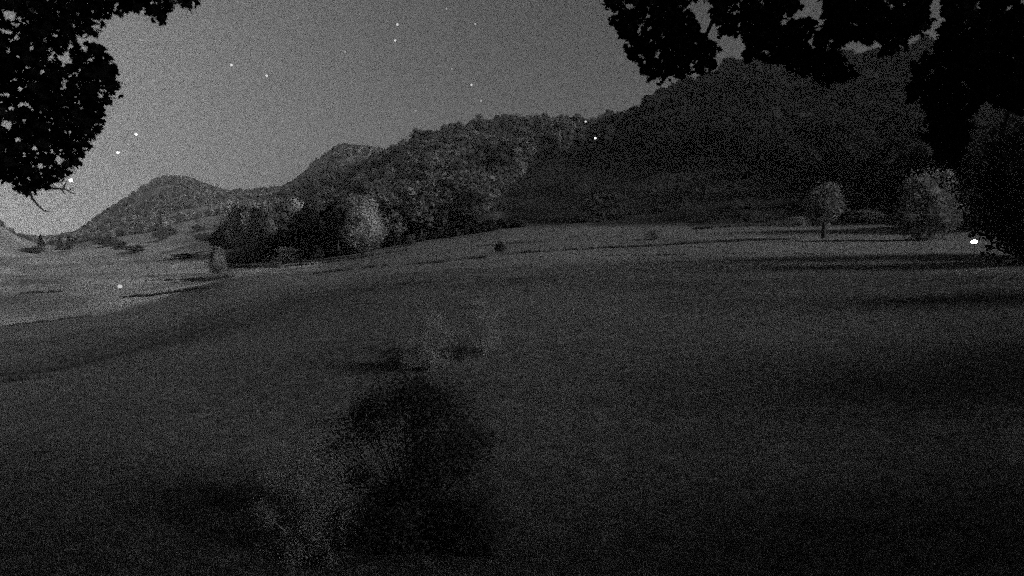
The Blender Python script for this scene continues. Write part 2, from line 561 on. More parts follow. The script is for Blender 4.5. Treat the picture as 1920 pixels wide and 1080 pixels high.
def is_forest(px, py, r):
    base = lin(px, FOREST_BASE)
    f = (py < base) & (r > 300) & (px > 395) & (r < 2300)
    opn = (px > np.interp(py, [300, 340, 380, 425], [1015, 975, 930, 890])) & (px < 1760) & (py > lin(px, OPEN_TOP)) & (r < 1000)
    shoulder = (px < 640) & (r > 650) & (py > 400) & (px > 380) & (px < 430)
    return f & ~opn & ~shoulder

cover_light = np.full(XG.shape, 0.135)  # near meadow: canopy shade put into its darker tone
cover_light[(PYG < lin(PXG, [(0, 612), (200, 590), (430, 520), (600, 505)])) & (PXG < 600) & (RR > 150)] = 0.37  # moonlight on the valley put into its paler tone
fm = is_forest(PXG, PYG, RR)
cover_light[fm] = 0.03
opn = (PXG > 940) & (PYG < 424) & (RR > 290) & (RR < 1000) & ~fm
cover_light[opn] = 0.025  # shade on the open slope put into its dark tone
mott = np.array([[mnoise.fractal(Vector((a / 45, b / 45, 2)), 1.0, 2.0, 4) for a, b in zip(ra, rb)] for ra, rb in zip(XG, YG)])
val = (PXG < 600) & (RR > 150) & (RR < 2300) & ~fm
cover_light[val] *= np.clip(1.0 + 0.9 * mott[val], 0.5, 1.5)
cover_light[opn] *= np.clip(1.2 + 1.6 * mott[opn], 0.35, 2.5)
cover_light[(RR > 2300)] = 0.26  # far ground paled, in place of thicker haze
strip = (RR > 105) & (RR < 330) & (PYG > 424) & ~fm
cover_light[strip] = np.maximum(cover_light[strip], 0.185)  # farther meadow: brighter light put into its tone
cover_light = blur(blur(cover_light, 5, 0), 5, 1)

na, nr = XG.shape
verts = np.stack([XG, YG, ZG], -1).reshape(-1, 3)
idx = np.arange(na * nr).reshape(na, nr)
q = np.stack([idx[:-1, :-1], idx[1:, :-1], idx[1:, 1:], idx[:-1, 1:]], -1).reshape(-1, 4)
# the grid seam behind the camera is closed by the first and last azimuth lying together; cap the middle
q = q[:, ::-1]
gm = bpy.data.meshes.new('ground')
fl = [tuple(f) for f in q.tolist()]
centre = len(verts)
verts = np.concatenate([verts, [[0, 0, float(ZG[:, 0].mean())]]])
fl += [(int(idx[i, 0]), int(idx[i + 1, 0]), centre) for i in range(na - 1)]
gm.from_pydata(verts.tolist(), [], fl)
gm.materials.append(MG)
ca = gm.attributes.new('cover_light', 'FLOAT', 'POINT')
ca.data.foreach_set('value', np.append(cover_light.reshape(-1), 0.1).astype(np.float32))
gm.polygons.foreach_set('use_smooth', [True] * len(gm.polygons))
gm.update()
g = obj('ground', gm)
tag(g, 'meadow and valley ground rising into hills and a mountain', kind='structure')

# ------------------------------------------------------------------ scatter (geometry nodes) for what nobody could count
def scatter(name, P, rotz, scl, meshes, label, tilt=None):
    src = bpy.data.collections.new(name + '_source')
    for i, me in enumerate(meshes):
        src.objects.link(bpy.data.objects.new(name + '_piece', me))
    me = bpy.data.meshes.new(name)
    me.vertices.add(len(P)); me.vertices.foreach_set('co', np.asarray(P, np.float32).reshape(-1))
    rot = np.zeros((len(P), 3), np.float32); rot[:, 2] = rotz
    if tilt is not None: rot[:, :2] = tilt
    a = me.attributes.new('rot', 'FLOAT_VECTOR', 'POINT'); a.data.foreach_set('vector', rot.reshape(-1))
    scl = np.asarray(scl, np.float32)
    if scl.ndim == 1: scl = np.repeat(scl[:, None], 3, 1)
    a = me.attributes.new('scl', 'FLOAT_VECTOR', 'POINT'); a.data.foreach_set('vector', scl.reshape(-1))
    a = me.attributes.new('pick', 'INT', 'POINT'); a.data.foreach_set('value', RNG.integers(0, len(meshes), len(P)).astype(np.int32))
    o = obj(name, me)
    ng = bpy.data.node_groups.new(name + '_nodes', 'GeometryNodeTree')
    ng.interface.new_socket('Geometry', in_out='INPUT', socket_type='NodeSocketGeometry')
    ng.interface.new_socket('Geometry', in_out='OUTPUT', socket_type='NodeSocketGeometry')
    gi = ng.nodes.new('NodeGroupInput'); go = ng.nodes.new('NodeGroupOutput')
    ip = ng.nodes.new('GeometryNodeInstanceOnPoints')
    ci = ng.nodes.new('GeometryNodeCollectionInfo'); ci.inputs['Collection'].default_value = src
    ci.inputs['Separate Children'].default_value = True; ci.inputs['Reset Children'].default_value = True
    ip.inputs['Pick Instance'].default_value = True
    def attr(nm, typ):
        n = ng.nodes.new('GeometryNodeInputNamedAttribute'); n.data_type = typ; n.inputs['Name'].default_value = nm
        return n.outputs['Attribute']
    e = ng.nodes.new('FunctionNodeEulerToRotation')
    L = ng.links.new
    L(gi.outputs[0], ip.inputs['Points']); L(ci.outputs[0], ip.inputs['Instance'])
    L(attr('pick', 'INT'), ip.inputs['Instance Index'])
    L(attr('rot', 'FLOAT_VECTOR'), e.inputs[0]); L(e.outputs[0], ip.inputs['Rotation'])
    L(attr('scl', 'FLOAT_VECTOR'), ip.inputs['Scale'])
    L(ip.outputs[0], go.inputs[0])
    md_ = o.modifiers.new('scatter', 'NODES'); md_.node_group = ng
    tag(o, label, kind='stuff')
    return o

# ------------------------------------------------------------------ the wooded hillsides
LIGHTS_PX = [(1116, 259, 900), (1098, 228, 1350)]

def candidates(n, r0, r1, a0=-26, a1=42):
    az = np.radians(RNG.uniform(a0, a1, n))
    r = np.exp(RNG.uniform(math.log(r0), math.log(r1), n))
    x, y = r * np.sin(az), r * np.cos(az)
    z = ground(x, y)
    px, py = project(np.stack([x, y, z], -1))
    return x, y, z, r, px, py

x, y, z, r, px, py = candidates(60000, 300, 2300)
ok = is_forest(px, py, r)
ok &= ~((px > 400) & (px < 560) & (r > 430) & (r < 760))
ok &= ~((px < 650) & (py > 395) & (r < 520)) & ~((abs(px - 685) < 50) & (r < 340))        # the near dark wood is planted tree by tree
x, y, z, r, px, py = [v[ok] for v in (x, y, z, r, px, py)]
# thin to a natural spacing
order = np.argsort(r); cell = {}; keep = []
for i in order:
    sp = (11.5 if px[i] < 1150 else 12.0) if r[i] < 1000 else 13.0
    key = (int(x[i] // sp), int(y[i] // sp), sp)
    if key in cell: continue
    cell[key] = 1; keep.append(i)
x, y, z, r, px, py = [v[keep] for v in (x, y, z, r, px, py)]
hn = np.array([mnoise.noise(Vector((a / 38, b / 38, 7))) for a, b in zip(x, y)])
h = RNG.uniform(16, 28, len(x)) * (1 + 0.85 * hn) * np.where(px > 1150, 0.95, 1.0)
topz = z + h
_, pyt = project(np.stack([x, y, topz], -1))
clear = np.ones(len(x), bool)
for lx, ly, lr in LIGHTS_PX:
    clear &= ~((abs(px - lx) < 26) & (pyt < ly + 5) & (r < lr + 4))
x, y, z, r, px, py, h = [v[clear] for v in (x, y, z, r, px, py, h)]
mid = px < 1150
# the nearest and largest trees are individuals
SECT = [(470, 'under the saddle between mountain and ridge'), (560, 'at the low left end of the ridge'), (640, 'on the ridge above the black wood'),
        (720, 'straight above the pale pear shaped tree'), (800, 'just right of the pale pear shaped tree'),
        (880, 'on the middle of the wooded slope'), (960, 'at the wood end beside the bare hillside'),
        (1080, 'above the left part of the bare hillside'), (1200, 'around the two small hillside lights'),
        (1320, 'on the rising left flank of the high right hill'), (1500, 'above the middle of the bare hillside'),
        (9999, 'on the high hill behind the broad pale tree')]
def zone(a, b, r_):
    sec = next(t for lim, t in SECT if a < lim)
    if a < 650 and b > 388:
        return 'dark', 'dark leafy tree behind the black wood, ' + sec.replace('at the ', '').replace('on the ridge above the black wood', 'right part'), 'dark trees behind the black wood'
    row = 'front row' if r_ < 430 else ('middle row' if r_ < 700 else 'upper row')
    if a < 1200:
        return 'round', 'leafy tree of the ' + row + ' ' + sec, 'leafy trees of the wooded ridge'
    return 'right', 'dark tree of the ' + row + ' ' + sec, 'dark trees of the high right hill'
n_ind = 0
ind = set()
for i in range(len(x)):
    if n_ind >= 285: break
    if not (380 < px[i] < 1950) or (px[i] > 1150 and n_ind % 3): 
        if px[i] > 1150 and 380 < px[i] < 1950: n_ind += 0
        if px[i] >= 1950 or px[i] <= 380: continue
        if random.random() < 0.7: continue
    kind, lab, grp = zone(px[i], py[i], r[i])
    tree('forest_tree', kind, (x[i], y[i], z[i] - 0.4), h[i], lab, grp, wide=random.uniform(1.0, 1.35))
    ind.add(i); n_ind += 1
rest = np.array([i for i in range(len(x)) if i not in ind])
s = h[rest] / 10.3
for nm, sel, ms, lab in (('ridge_forest', px[rest] < 1150, CR['round'] + CR['tall'], 'leafy forest covering the middle ridge'),
                         ('hill_forest', px[rest] >= 1150, CR['right'], 'dark dense forest covering the high right hill')):
    k = rest[sel]
    scatter(nm, np.stack([x[k], y[k], z[k] - 0.5], 1), RNG.uniform(0, 6.28, len(k)),
            np.stack([s[sel] * RNG.uniform(.95, 1.3, len(k)), s[sel] * RNG.uniform(.95, 1.3, len(k)), s[sel]], 1), ms, lab)
print('forest', len(x), 'individual', n_ind)

# far mountain woods
x, y, z, r, px, py = candidates(30000, 2300, 5400, -42, 0)
nzv = np.array([mnoise.noise(Vector((a / 260, b / 260, 0))) for a, b in zip(x, y)])
ok = ((nzv > -0.3) & (r > 3000) | (nzv > 0.12)) & (py < 470)
x, y, z, r = [v[ok] for v in (x, y, z, r)]
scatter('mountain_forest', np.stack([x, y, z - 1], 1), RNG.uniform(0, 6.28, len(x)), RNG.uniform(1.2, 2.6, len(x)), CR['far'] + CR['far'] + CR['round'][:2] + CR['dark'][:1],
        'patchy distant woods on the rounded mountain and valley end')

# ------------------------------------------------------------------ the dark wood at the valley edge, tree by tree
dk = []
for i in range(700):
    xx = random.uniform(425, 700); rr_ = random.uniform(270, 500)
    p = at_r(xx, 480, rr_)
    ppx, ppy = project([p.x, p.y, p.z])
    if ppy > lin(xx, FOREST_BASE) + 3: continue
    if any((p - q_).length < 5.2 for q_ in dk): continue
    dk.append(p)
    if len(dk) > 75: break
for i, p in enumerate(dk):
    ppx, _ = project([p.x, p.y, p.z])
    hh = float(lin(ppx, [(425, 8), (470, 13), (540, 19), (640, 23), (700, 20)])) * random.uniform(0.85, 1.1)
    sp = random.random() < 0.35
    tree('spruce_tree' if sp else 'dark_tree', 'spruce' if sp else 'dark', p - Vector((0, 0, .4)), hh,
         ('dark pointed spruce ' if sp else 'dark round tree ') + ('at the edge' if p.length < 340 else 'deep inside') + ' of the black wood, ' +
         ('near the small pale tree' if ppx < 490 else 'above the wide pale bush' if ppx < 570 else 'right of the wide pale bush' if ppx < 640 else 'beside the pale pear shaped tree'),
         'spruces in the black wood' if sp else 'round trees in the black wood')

# ------------------------------------------------------------------ trees and shrubs one can point to
def place_tree(name, kind, px, base, top, label, cat='tree', group=None, r=None, wide=1.0, mi=None):
    p = on_ground(px, base) if r is None else at_r(px, base, r)
    rr = math.hypot(p.x, p.y)
    zt = CAMZ + rr * az_el(px, top)[1]
    hh = max(1.0, zt - p.z)
    return tree(name, kind, p - Vector((0, 0, .15)), hh, label, group, cat, wide, mesh_i=mi)

place_tree('pear_shaped_tree', 'willow', 683, 478, 364, 'tall pale pear shaped tree standing out before the dark wood', wide=1.5, mi=0)
place_tree('pale_tree', 'pear', 408, 514, 460, 'small pale tree at the left tip of the dark wood', wide=1.3, mi=1)
place_tree('young_tree', 'soft', 1545, 422, 330, 'small pale rounded tree alone at the top edge of the meadow on the right', wide=1.45, mi=0, r=215)
place_tree('broad_tree', 'silver', 1742, 436, 290, 'broad pale tree beside the dark spruces left of the bright lamp', wide=1.1, mi=0, r=200)
place_tree('meadow_tree', 'broad', 1850, 455, 335, 'dim leafy tree above the bright lamp at the right edge', wide=1.2, mi=1, r=240)
place_tree('meadow_tree', 'right', 1710, 425, 258, 'tall dim tree behind the broad pale tree', wide=0.8, mi=1, r=260)

def shrub_mesh(rng, mat, n=900, card=0.10, R=1.0, H=1.6, stems=16):
    parts = []
    for i in range(stems):
        th = rng.uniform(0, 6.28); e = Vector((math.cos(th) * R * rng.uniform(.2, .9), math.sin(th) * R * rng.uniform(.2, .9), H * rng.uniform(.6, 1)))
        parts.append(tube([(0, 0, -.1), e * .5 + Vector((0, 0, .1)), e], [.022, .014, .004], 5))
        m = n // stems
        t = rng.uniform(.25, 1.05, m)[:, None]
        C = np.array(e[:]) * t + rng.normal(size=(m, 3)) * R * 0.2
        C[:, 2] = np.abs(C[:, 2])
        parts.append(quads(C, card, rng, 0.55))
    return join(parts)

def bush_mesh(mat, cards, card, k, kind='bush'):
    V, F = crown_geo(kind, np.random.default_rng(k), cards=cards, card=card)
    return mesh_from('leaves', np.array(V) * [1 / 3.9, 1 / 3.9, 0.16], F, mat)
SH_L = bush_mesh(M_SHRUB, 1500, 0.5, 1)
SH_B = bush_mesh(M_SILVER, 2600, 0.40, 2, 'wispy')
SH_D = bush_mesh(M_SHRUBD, 1500, 0.5, 3)
SH_FINE = bush_mesh(leafy('feathery_foliage', 0.50, k=1.5), 15000, 0.15, 4, 'wispy')
SH_FINE2 = bush_mesh(M_SOFT, 9000, 0.2, 5, 'wispy')
SH_FINE3 = bush_mesh(M_SOFT, 9000, 0.2, 9, 'wispy')
SH_FINE4 = bush_mesh(M_SHRUB, 9000, 0.16, 10, 'wispy')
SH_DW = bush_mesh(M_SHRUB, 6000, 0.22, 12, 'wispy')
SH_FINED = bush_mesh(M_SHRUBD, 26000, 0.17, 6, 'wispy')

def shrub(px, base, top, wpx, label, me, group=None, name='shrub', r=None):
    p = on_ground(px, base) if r is None else at_r(px, base, r)
    rr = math.hypot(p.x, p.y)
    hh = max(.4, CAMZ + rr * az_el(px, top)[1] - p.z)
    w = wpx / 1280 * rr / 2
    o = obj(name, me, None, p, (0, 0, random.uniform(0, 6.28)), (w, w, hh / 1.6))
    tag(o, label, 'shrub', group)
    return o

shrub(540, 494, 462, 62, 'low pale rounded bush at the foot of the dark wood', SH_B)
shrub(594, 487, 458, 30, 'small bush between the wide pale bush and the pear shaped tree', SH_L)
shrub(770, 460, 438, 26, 'small bush at the wood edge right of the pear shaped tree', SH_L)
shrub(938, 474, 451, 26, 'small dark bush alone on the upper meadow beside the track', SH_D)
shrub(1228, 449, 430, 44, 'low pale bush in the middle of the upper meadow', SH_B)
shrub(1500, 424, 405, 46, 'low pale bush left of the small rounded tree', SH_B)
shrub(1622, 416, 392, 70, 'wide low bush between the two pale trees', SH_B)
shrub(580, 1075, 815, 190, 'feathery grey bush low in the foreground left of centre', SH_FINE, r=18.5)
shrub(775, 1079, 700, 350, 'large black bush in the foreground right of the feathery grey one', SH_FINED, r=19.5)
shrub(905, 1079, 880, 120, 'dim low bush in the foreground right of the large black one', SH_FINE4, r=18.5)
shrub(806, 694, 578, 120, 'pale bush in the middle of the meadow, left of its pair', SH_FINE2)
shrub(903, 662, 560, 96, 'pale bush in the middle of the meadow, right of its pair', SH_FINE3)
shrub(862, 672, 622, 60, 'low bush added as the dark shade between the two pale bushes', SH_DW)  # stands in for the dark shade between the pale bushes
shrub(740, 686, 650, 70, 'low bush added as the dark shade left of the two pale bushes', SH_DW)  # another bush put in for a patch of shade
shrub(206, 462, 444, 40, 'dark bushes at the foot of the mountain', SH_D)
shrub(316, 442, 424, 34, 'dark clump of bushes on the lower mountain slope', SH_D)
shrub(300, 452, 430, 26, 'pair of dark bushes below the mountain clump', SH_D)
shrub(345, 484, 474, 50, 'flat dark hedge on the valley slope left of the dark wood', SH_D)

for i, (px_, b_, t_, w_, lab) in enumerate(((184, 458, 443, 22, 'dark bush at the left foot of the mountain'), (228, 468, 452, 30, 'dark bush below the foot of the mountain'),
        (256, 474, 458, 34, 'low dark bushes in the upper valley field below the mountain'), (62, 474, 462, 40, 'low hedge on the far valley field at the left edge'),
        (372, 434, 420, 30, 'dark bush on the right slope of the mountain'), (382, 452, 436, 36, 'dark bush between the mountain and the black wood'))):
    shrub(px_, b_, t_, w_, lab, SH_D)

# small conifers on the valley rim
for px_, b_, t_, lab in ((112, 460, 441, 'left of the two small spruces on the far valley rim'),
                         (130, 460, 439, 'right of the two small spruces on the far valley rim'),
                         (76, 452, 438, 'tiny lone spruce on the low ridge at the left edge')):
    place_tree('spruce_tree', 'spruce', px_, b_, t_, lab, r=2000, wide=1.5)

# dark wedge of wood on the shoulder and the row of tall crowns beside it
for i in range(16):
    xx = 392 + i * 3.2
    place_tree('dark_tree', 'dark', xx, 0, float(lin(xx, [(392, 432), (440, 398)])), 'dark tree in the small wedge of wood under the mountain', group='dark wedge of wood under the mountain', r=random.uniform(760, 820), wide=1.3)
for i, xx in enumerate((425, 440, 458, 476, 492, 508, 524, 540)):
    place_tree('tall_tree', 'column', xx, 0, 365 + random.uniform(-6, 4), 'tall pale crown in the row on the shoulder between mountain and ridge',
               group='row of tall trees on the shoulder', r=random.uniform(640, 700), wide=0.75)

# ------------------------------------------------------------------ banks of rough grass along the upper meadow
def tuft(rng, mat, blades=7, hh=0.5, w=0.03, spread=0.14):
    V, F = [], []
    for i in range(blades):
        th = rng.uniform(0, 6.28); b = Vector((rng.uniform(-1, 1) * spread, rng.uniform(-1, 1) * spread, -0.03))
        L = hh * rng.uniform(.6, 1.1); lean = rng.uniform(.1, .55) * L
        d = Vector((math.cos(th), math.sin(th), 0)); sd = Vector((-d.y, d.x, 0)) * w
        m_ = b + d * lean * .35 + Vector((0, 0, L * .6)); e = b + d * lean + Vector((0, 0, L))
        k = len(V)
        V += [b - sd, b + sd, m_ + sd * .7, m_ - sd * .7, e]
        F += [[k, k + 1, k + 2, k + 3], [k + 3, k + 2, k + 4]]
    return [v[:] for v in V], F
TG = [mesh_from('tuft', *tuft(rg, M_GRASS, 9, 0.085, 0.010, 0.14), M_GRASS) for _ in range(4)]
TR = [mesh_from('tuft', *tuft(rg, M_ROUGH, 12, 1.0, 0.06, 0.5), M_ROUGH) for _ in range(4)]

def bank(pts, wid, per_m, hgt, label):
    W = [on_ground(px, py) for px, py in pts]
    P = []
    for a, b in zip(W[:-1], W[1:]):
        L = (b - a).length
        n = int(L * per_m)
        t = RNG.uniform(0, 1, n)
        q_ = np.array(a[:])[None] * (1 - t[:, None]) + np.array(b[:])[None] * t[:, None]
        dn = np.array([mnoise.noise(Vector((v[0] / 9, v[1] / 9, 1))) for v in q_])
        q_[:, 0] += RNG.normal(0, wid, n); q_[:, 1] += RNG.normal(0, wid, n)
        dn += RNG.normal(0, 0.22, n)
        P.append(q_[dn > -0.12])
    P = np.concatenate(P)
    P[:, 2] = ground(P[:, 0], P[:, 1])
    return scatter('rough_grass', P, RNG.uniform(0, 6.28, len(P)), RNG.uniform(.35, 1.0, len(P)) * hgt, TR, label)

bank([(860, 487), (940, 479), (1040, 471), (1120, 466), (1200, 463), (1300, 457), (1400, 452), (1500, 449)], 0.6, 8, 0.9, 'dark bank of rough grass running across the upper meadow')
bank([(900, 462), (1000, 455), (1100, 449), (1165, 445)], 0.5, 5, 0.8, 'thin dark strip of rough grass above the main bank')
bank([(1300, 430), (1400, 424), (1520, 421), (1640, 420), (1780, 421)], 0.9, 7, 1.2, 'dark strip of rough grass at the top edge of the meadow')
bank([(590, 514), (640, 508), (700, 501), (770, 496), (830, 492)], 0.8, 8, 0.9, 'dark bank of rough grass below the pear shaped tree')
bank([(1100, 482), (1300, 478), (1450, 476), (1580, 477)], 0.5, 4, 0.6, 'faint strip of rough grass along the lower meadow')
bank([(232, 557), (300, 553), (350, 545), (410, 538)], 0.7, 6, 1.1, 'dark strip of rough grass beside the small valley light')
bank([(285, 526), (350, 524), (430, 521)], 1.6, 4, 1.0, 'dark hedge line across the valley field')
bank([(40, 552), (100, 548), (150, 546)], 1.0, 5, 1.3, 'dark strip of rough grass at the left of the valley field')
bank([(0, 614), (60, 607), (130, 598), (200, 590)], 0.5, 7, 0.7, 'grass edge between the near meadow and the valley field')
bank([(8, 718), (40, 713), (85, 708)], 0.35, 14, 0.5, 'dark grass tufts at the left edge of the meadow')
bank([(430, 496), (520, 502), (640, 490), (760, 470)], 1.2, 4, 1.4, 'dark undergrowth along the foot of the wood')

U = []
for i in range(900):
    xx = random.uniform(425, 985)
    p = on_ground(xx, float(lin(xx, FOREST_BASE)) + random.uniform(-6, 3), rmin=150)
    U.append(p[:])
U = np.array(U)
U[:, 2] -= 0.2
sc_ = RNG.uniform(1.0, 2.6, len(U))
scatter('undergrowth', U, RNG.uniform(0, 6.28, len(U)), np.stack([sc_, sc_, sc_ * 1.1], 1), [SH_D, bush_mesh(M_DARK, 900, 0.6, 21)], 'dark undergrowth closing the foot of the wood')

x, y, z, r, px, py = candidates(26000, 300, 1000, -5, 34)
ok = ~is_forest(px, py, r) & (px > 880) & (px < 1760) & (py < 418)
dn = np.array([mnoise.noise(Vector((a / 40, b / 40, 5))) for a, b in zip(x, y)])
ok &= (dn > 0.05)
x, y, z = [v[ok][:500] for v in (x, y, z)]
sc_ = RNG.uniform(0.8, 2.6, len(x))
scatter('hillside_scrub', np.stack([x, y, z - .2], 1), RNG.uniform(0, 6.28, len(x)), np.stack([sc_, sc_, sc_ * .9], 1), [SH_D, SH_DW], 'dark scrub dotted over the bare hillside')

# meadow grass near the camera
n = 150000
az = np.radians(RNG.uniform(-46, 46, n)); r = 9 + (130 - 9) * RNG.uniform(0, 1, n) ** 2.2
x, y = r * np.sin(az), r * np.cos(az)
P = np.stack([x, y, ground(x, y)], 1)
scatter('grass', P, RNG.uniform(0, 6.28, n), RNG.uniform(.6, 1.4, n) * (1 + r / 60), TG, 'short meadow grass covering the foreground slope')

# ------------------------------------------------------------------ lamps
def lamp(name, px, base, head_y, r, label, bulb_r, strength, two=False, pole_r=0.06, watt=None):
    p = at_r(px, base, r)
    zt = CAMZ + r * az_el(px, head_y)[1]
    root = bpy.data.objects.new(name, None); COL.objects.link(root); root.location = p
    tag(root, label, 'lamp')
    h_ = zt - p.z
    obj('pole', mesh_from('pole', *tube([(0, 0, -.5), (0, 0, h_ * .5), (0, 0, h_ - bulb_r)], [pole_r * 1.4, pole_r, pole_r * .8], 10), M_METAL), root)
    obj('collar', mesh_from('collar', *tube([(0, 0, h_ - bulb_r * 1.5), (0, 0, h_ - bulb_r * .85)], [pole_r * 1.2, bulb_r * .5], 12), M_METAL), root)
    V, F = ICO2
    em = emit(name + '_light', strength)
    b1 = obj('bulb', mesh_from('bulb', V * [bulb_r, bulb_r, bulb_r * .9], F, em), root, (0, 0, h_))
    if two:
        arm = obj('arm', mesh_from('arm', *tube([(0, 0, h_ - bulb_r * 1.2), (-bulb_r * 1.0, 0, h_ - bulb_r * .9), (-bulb_r * 1.1, 0, h_ - bulb_r * .3)], [pole_r * .6] * 3, 8), M_METAL), root)
        b2 = obj('bulb', mesh_from('bulb', V * bulb_r * .68, F, em), root, (-bulb_r * 1.1, 0, h_ - bulb_r * .12))
    return root

lamp('garden_lamp', 1825, 500, 453, 105, 'bright white lamp on a short post at the right side of the meadow', 0.29, 30, two=True, pole_r=0.04)
lamp('yard_lamp', 226, 560, 537, 300, 'dim small lamp on a post in the valley field at the left', 0.85, 0.6)
lamp('hillside_lamp', 1116, 275, 259, 898, 'small lamp shining in the wood below the ridge line', 1.7, 2.0)
lamp('ridge_lamp', 1098, 245, 228, 1290, 'faint small lamp on the ridge line above the hillside lamp', 2.0, 0.8)

# ------------------------------------------------------------------ stars
V2, F2 = ICO2
STARS = [
    (133, 338, 38, 1, 'brightest star, low at the left above the bare maple twigs'),
    (221, 286, 30, 1, 'bright star to the right of the left maple, lower one of a close pair'),
    (255, 252, 30, 1, 'bright star to the right of the left maple, upper one of a close pair'),
    (434, 122, 27, 2, 'left star of the pair high over the mountain'),
    (500, 142, 27, 2, 'right star of the pair high over the mountain'),
    (741, 76, 25, 2, 'lower star of the close upright pair near the top of the sky'),
    (745, 46, 27, 2, 'upper star of the close upright pair near the top of the sky'),
    (884, 159, 25, 2, 'star above the middle of the wooded ridge'),
    (289, 195, 24, 0, 'faint star above the pair beside the left maple'),
    (263, 75, 20, 0, 'faint star under the hanging leaves of the left maple'),
    (891, 45, 22, 0, 'faint star near the top of the sky, right of the upright pair'),
    (902, 189, 24, 0, 'faint star just below the one above the wooded ridge'),
    (837, 16, 20, 0, 'faint star close to the top edge of the sky'),
    (647, 97, 20, 0, 'faint star left of the upright pair'),
    (847, 129, 20, 0, 'very faint star above and left of the star over the ridge'),
    (779, 208, 22, 0, 'very faint star low over the left end of the ridge'),
]
star_me = [mesh_from('star', V2, F2, M_STARF), mesh_from('star', V2, F2, M_STAR), mesh_from('star', V2, F2, M_STARM)]
for px_, py_, R_, b_, lab in STARS:
    d = Vector(ray(px_, py_)).normalized()
    tag(obj('star', star_me[b_], None, Vector((0, 0, CAMZ)) + d * 16000, None, float(R_)), lab, 'star', 'stars in the night sky')

# ------------------------------------------------------------------ maples over the camera
def maple_leaf():
    pts = [(0, -.5), (.04, -.30), (.22, -.38), (.20, -.24), (.46, -.18), (.36, -.06), (.50, .14), (.30, .10), (.26, .20), (.14, .12),
           (.18, .36), (.08, .33), (0, .55), (-.08, .33), (-.18, .36), (-.14, .12), (-.26, .20), (-.30, .10), (-.50, .14), (-.36, -.06),
           (-.46, -.18), (-.20, -.24), (-.22, -.38), (-.04, -.30)]
    V = [(0, 0, 0.0)] + [(a, b, -0.25 * (a * a + b * b)) for a, b in pts]
    n_ = len(pts)
    F = [[0, 1 + i, 1 + (i + 1) % n_] for i in range(n_)]
    return np.array(V), F
ML_V, ML_F = maple_leaf()
LEAF = mesh_from('leaf', ML_V, ML_F, M_MAPLE)

def rotmats(rng, n, hang=0.5):
    """leaf orientations: tips mostly drooping"""
    tip = np.stack([rng.normal(size=n) * .7, rng.normal(size=n) * .7, -np.abs(rng.normal(size=n)) * hang - 0.15], 1)
    tip /= np.linalg.norm(tip, axis=1)[:, None]
    w = rng.normal(size=(n, 3)); sd = np.cross(tip, w); sd /= np.linalg.norm(sd, axis=1)[:, None]
    nm = np.cross(sd, tip)
    return sd, tip, nm

def leaves_mesh(C, sizes, rng):
    n = len(C)
    sd, tip, nm = rotmats(rng, n)
    L = ML_V
    W = (L[None, :, 0:1] * sd[:, None] + L[None, :, 1:2] * tip[:, None] + L[None, :, 2:3] * nm[:, None]) * sizes[:, None, None] + C[:, None]
    F = (np.array(ML_F)[None] + (np.arange(n) * len(L))[:, None, None]).reshape(-1, 3)
    return W.reshape(-1, 3), F.tolist()

def in_poly(px, py, poly):
    inside = np.zeros(np.shape(px), bool)
    n_ = len(poly)
    for i in range(n_):
        x1, y1 = poly[i]; x2, y2 = poly[(i + 1) % n_]
        c = ((y1 > py) != (y2 > py)) & (px < (x2 - x1) * (py - y1) / ((y2 - y1) + 1e-9) + x1)
        inside ^= c
    return inside

def fill(poly, holes, r0, r1, n, thresh, nscale):
    """leaf positions in a leafy spray: its outline at its own distance, r1-r0 metres deep, with gaps where no twigs grow"""
    xs = [p[0] for p in poly]; ys = [p[1] for p in poly]
    out = []
    while len(out) < n:
        m_ = 4000
        a = RNG.uniform(min(xs), max(xs), m_); b = RNG.uniform(min(ys), max(ys), m_)
        wob = np.array([[mnoise.noise(Vector((u / 17, v / 17, 8))) * 15, mnoise.noise(Vector((u / 17, v / 17, 15))) * 15] for u, v in zip(a, b)])
        ok = in_poly(a + wob[:, 0], b + wob[:, 1], poly)
        for hx, hy, hr in holes: ok &= np.hypot(a - hx, b - hy) > hr
        for u, v in zip(a[ok], b[ok]):
            rr = random.uniform(r0, r1)
            if mnoise.noise(Vector((u / nscale, v / nscale, 3.0))) < thresh: continue
            if random.random() < 0.09: u, v = u + random.gauss(0, 11), v + random.gauss(0, 11)
            out.append(at(u, v, rr)[:])
            if len(out) >= n: break
    return np.array(out)

def spray_branch(p0, p1, r0, r1, rng, poly, base_inv, twigs=9):
    """a limb that rises from the trunk, arches over and hangs down into its spray of leaves"""
    p0, p1 = Vector(p0), Vector(p1)
    c = p1 + Vector((0, 0, 4.2)) + (p0 - p1) * 0.12
    pts = []
    for i in range(9):
        t = i / 8
        q_ = p0 * (1 - t) ** 2 + c * 2 * t * (1 - t) + p1 * t * t
        if 0 < i < 8: q_ += Vector((rng.normal() * .06, rng.normal() * .06, rng.normal() * .05))
        pts.append(q_)
    parts = [tube(pts, list(np.linspace(r0, r1, 9)), 7)]
    k = 0
    while k < twigs:
        k += 1
        i = int(rng.integers(5, 9)); q_ = pts[i]
        e = q_ + Vector((rng.normal() * .5, rng.normal() * .5, rng.normal() * .4 - .2))
        a, b = project(np.array((e + base_inv)[:]))
        if b > 0 and not in_poly(np.array(float(a)), np.array(float(b)), poly): continue
        parts.append(tube([q_, (q_ + e) / 2 + Vector((0, 0, .06)), e], [r1 * .9, r1 * .6, r1 * .25], 5))
    return join(parts)

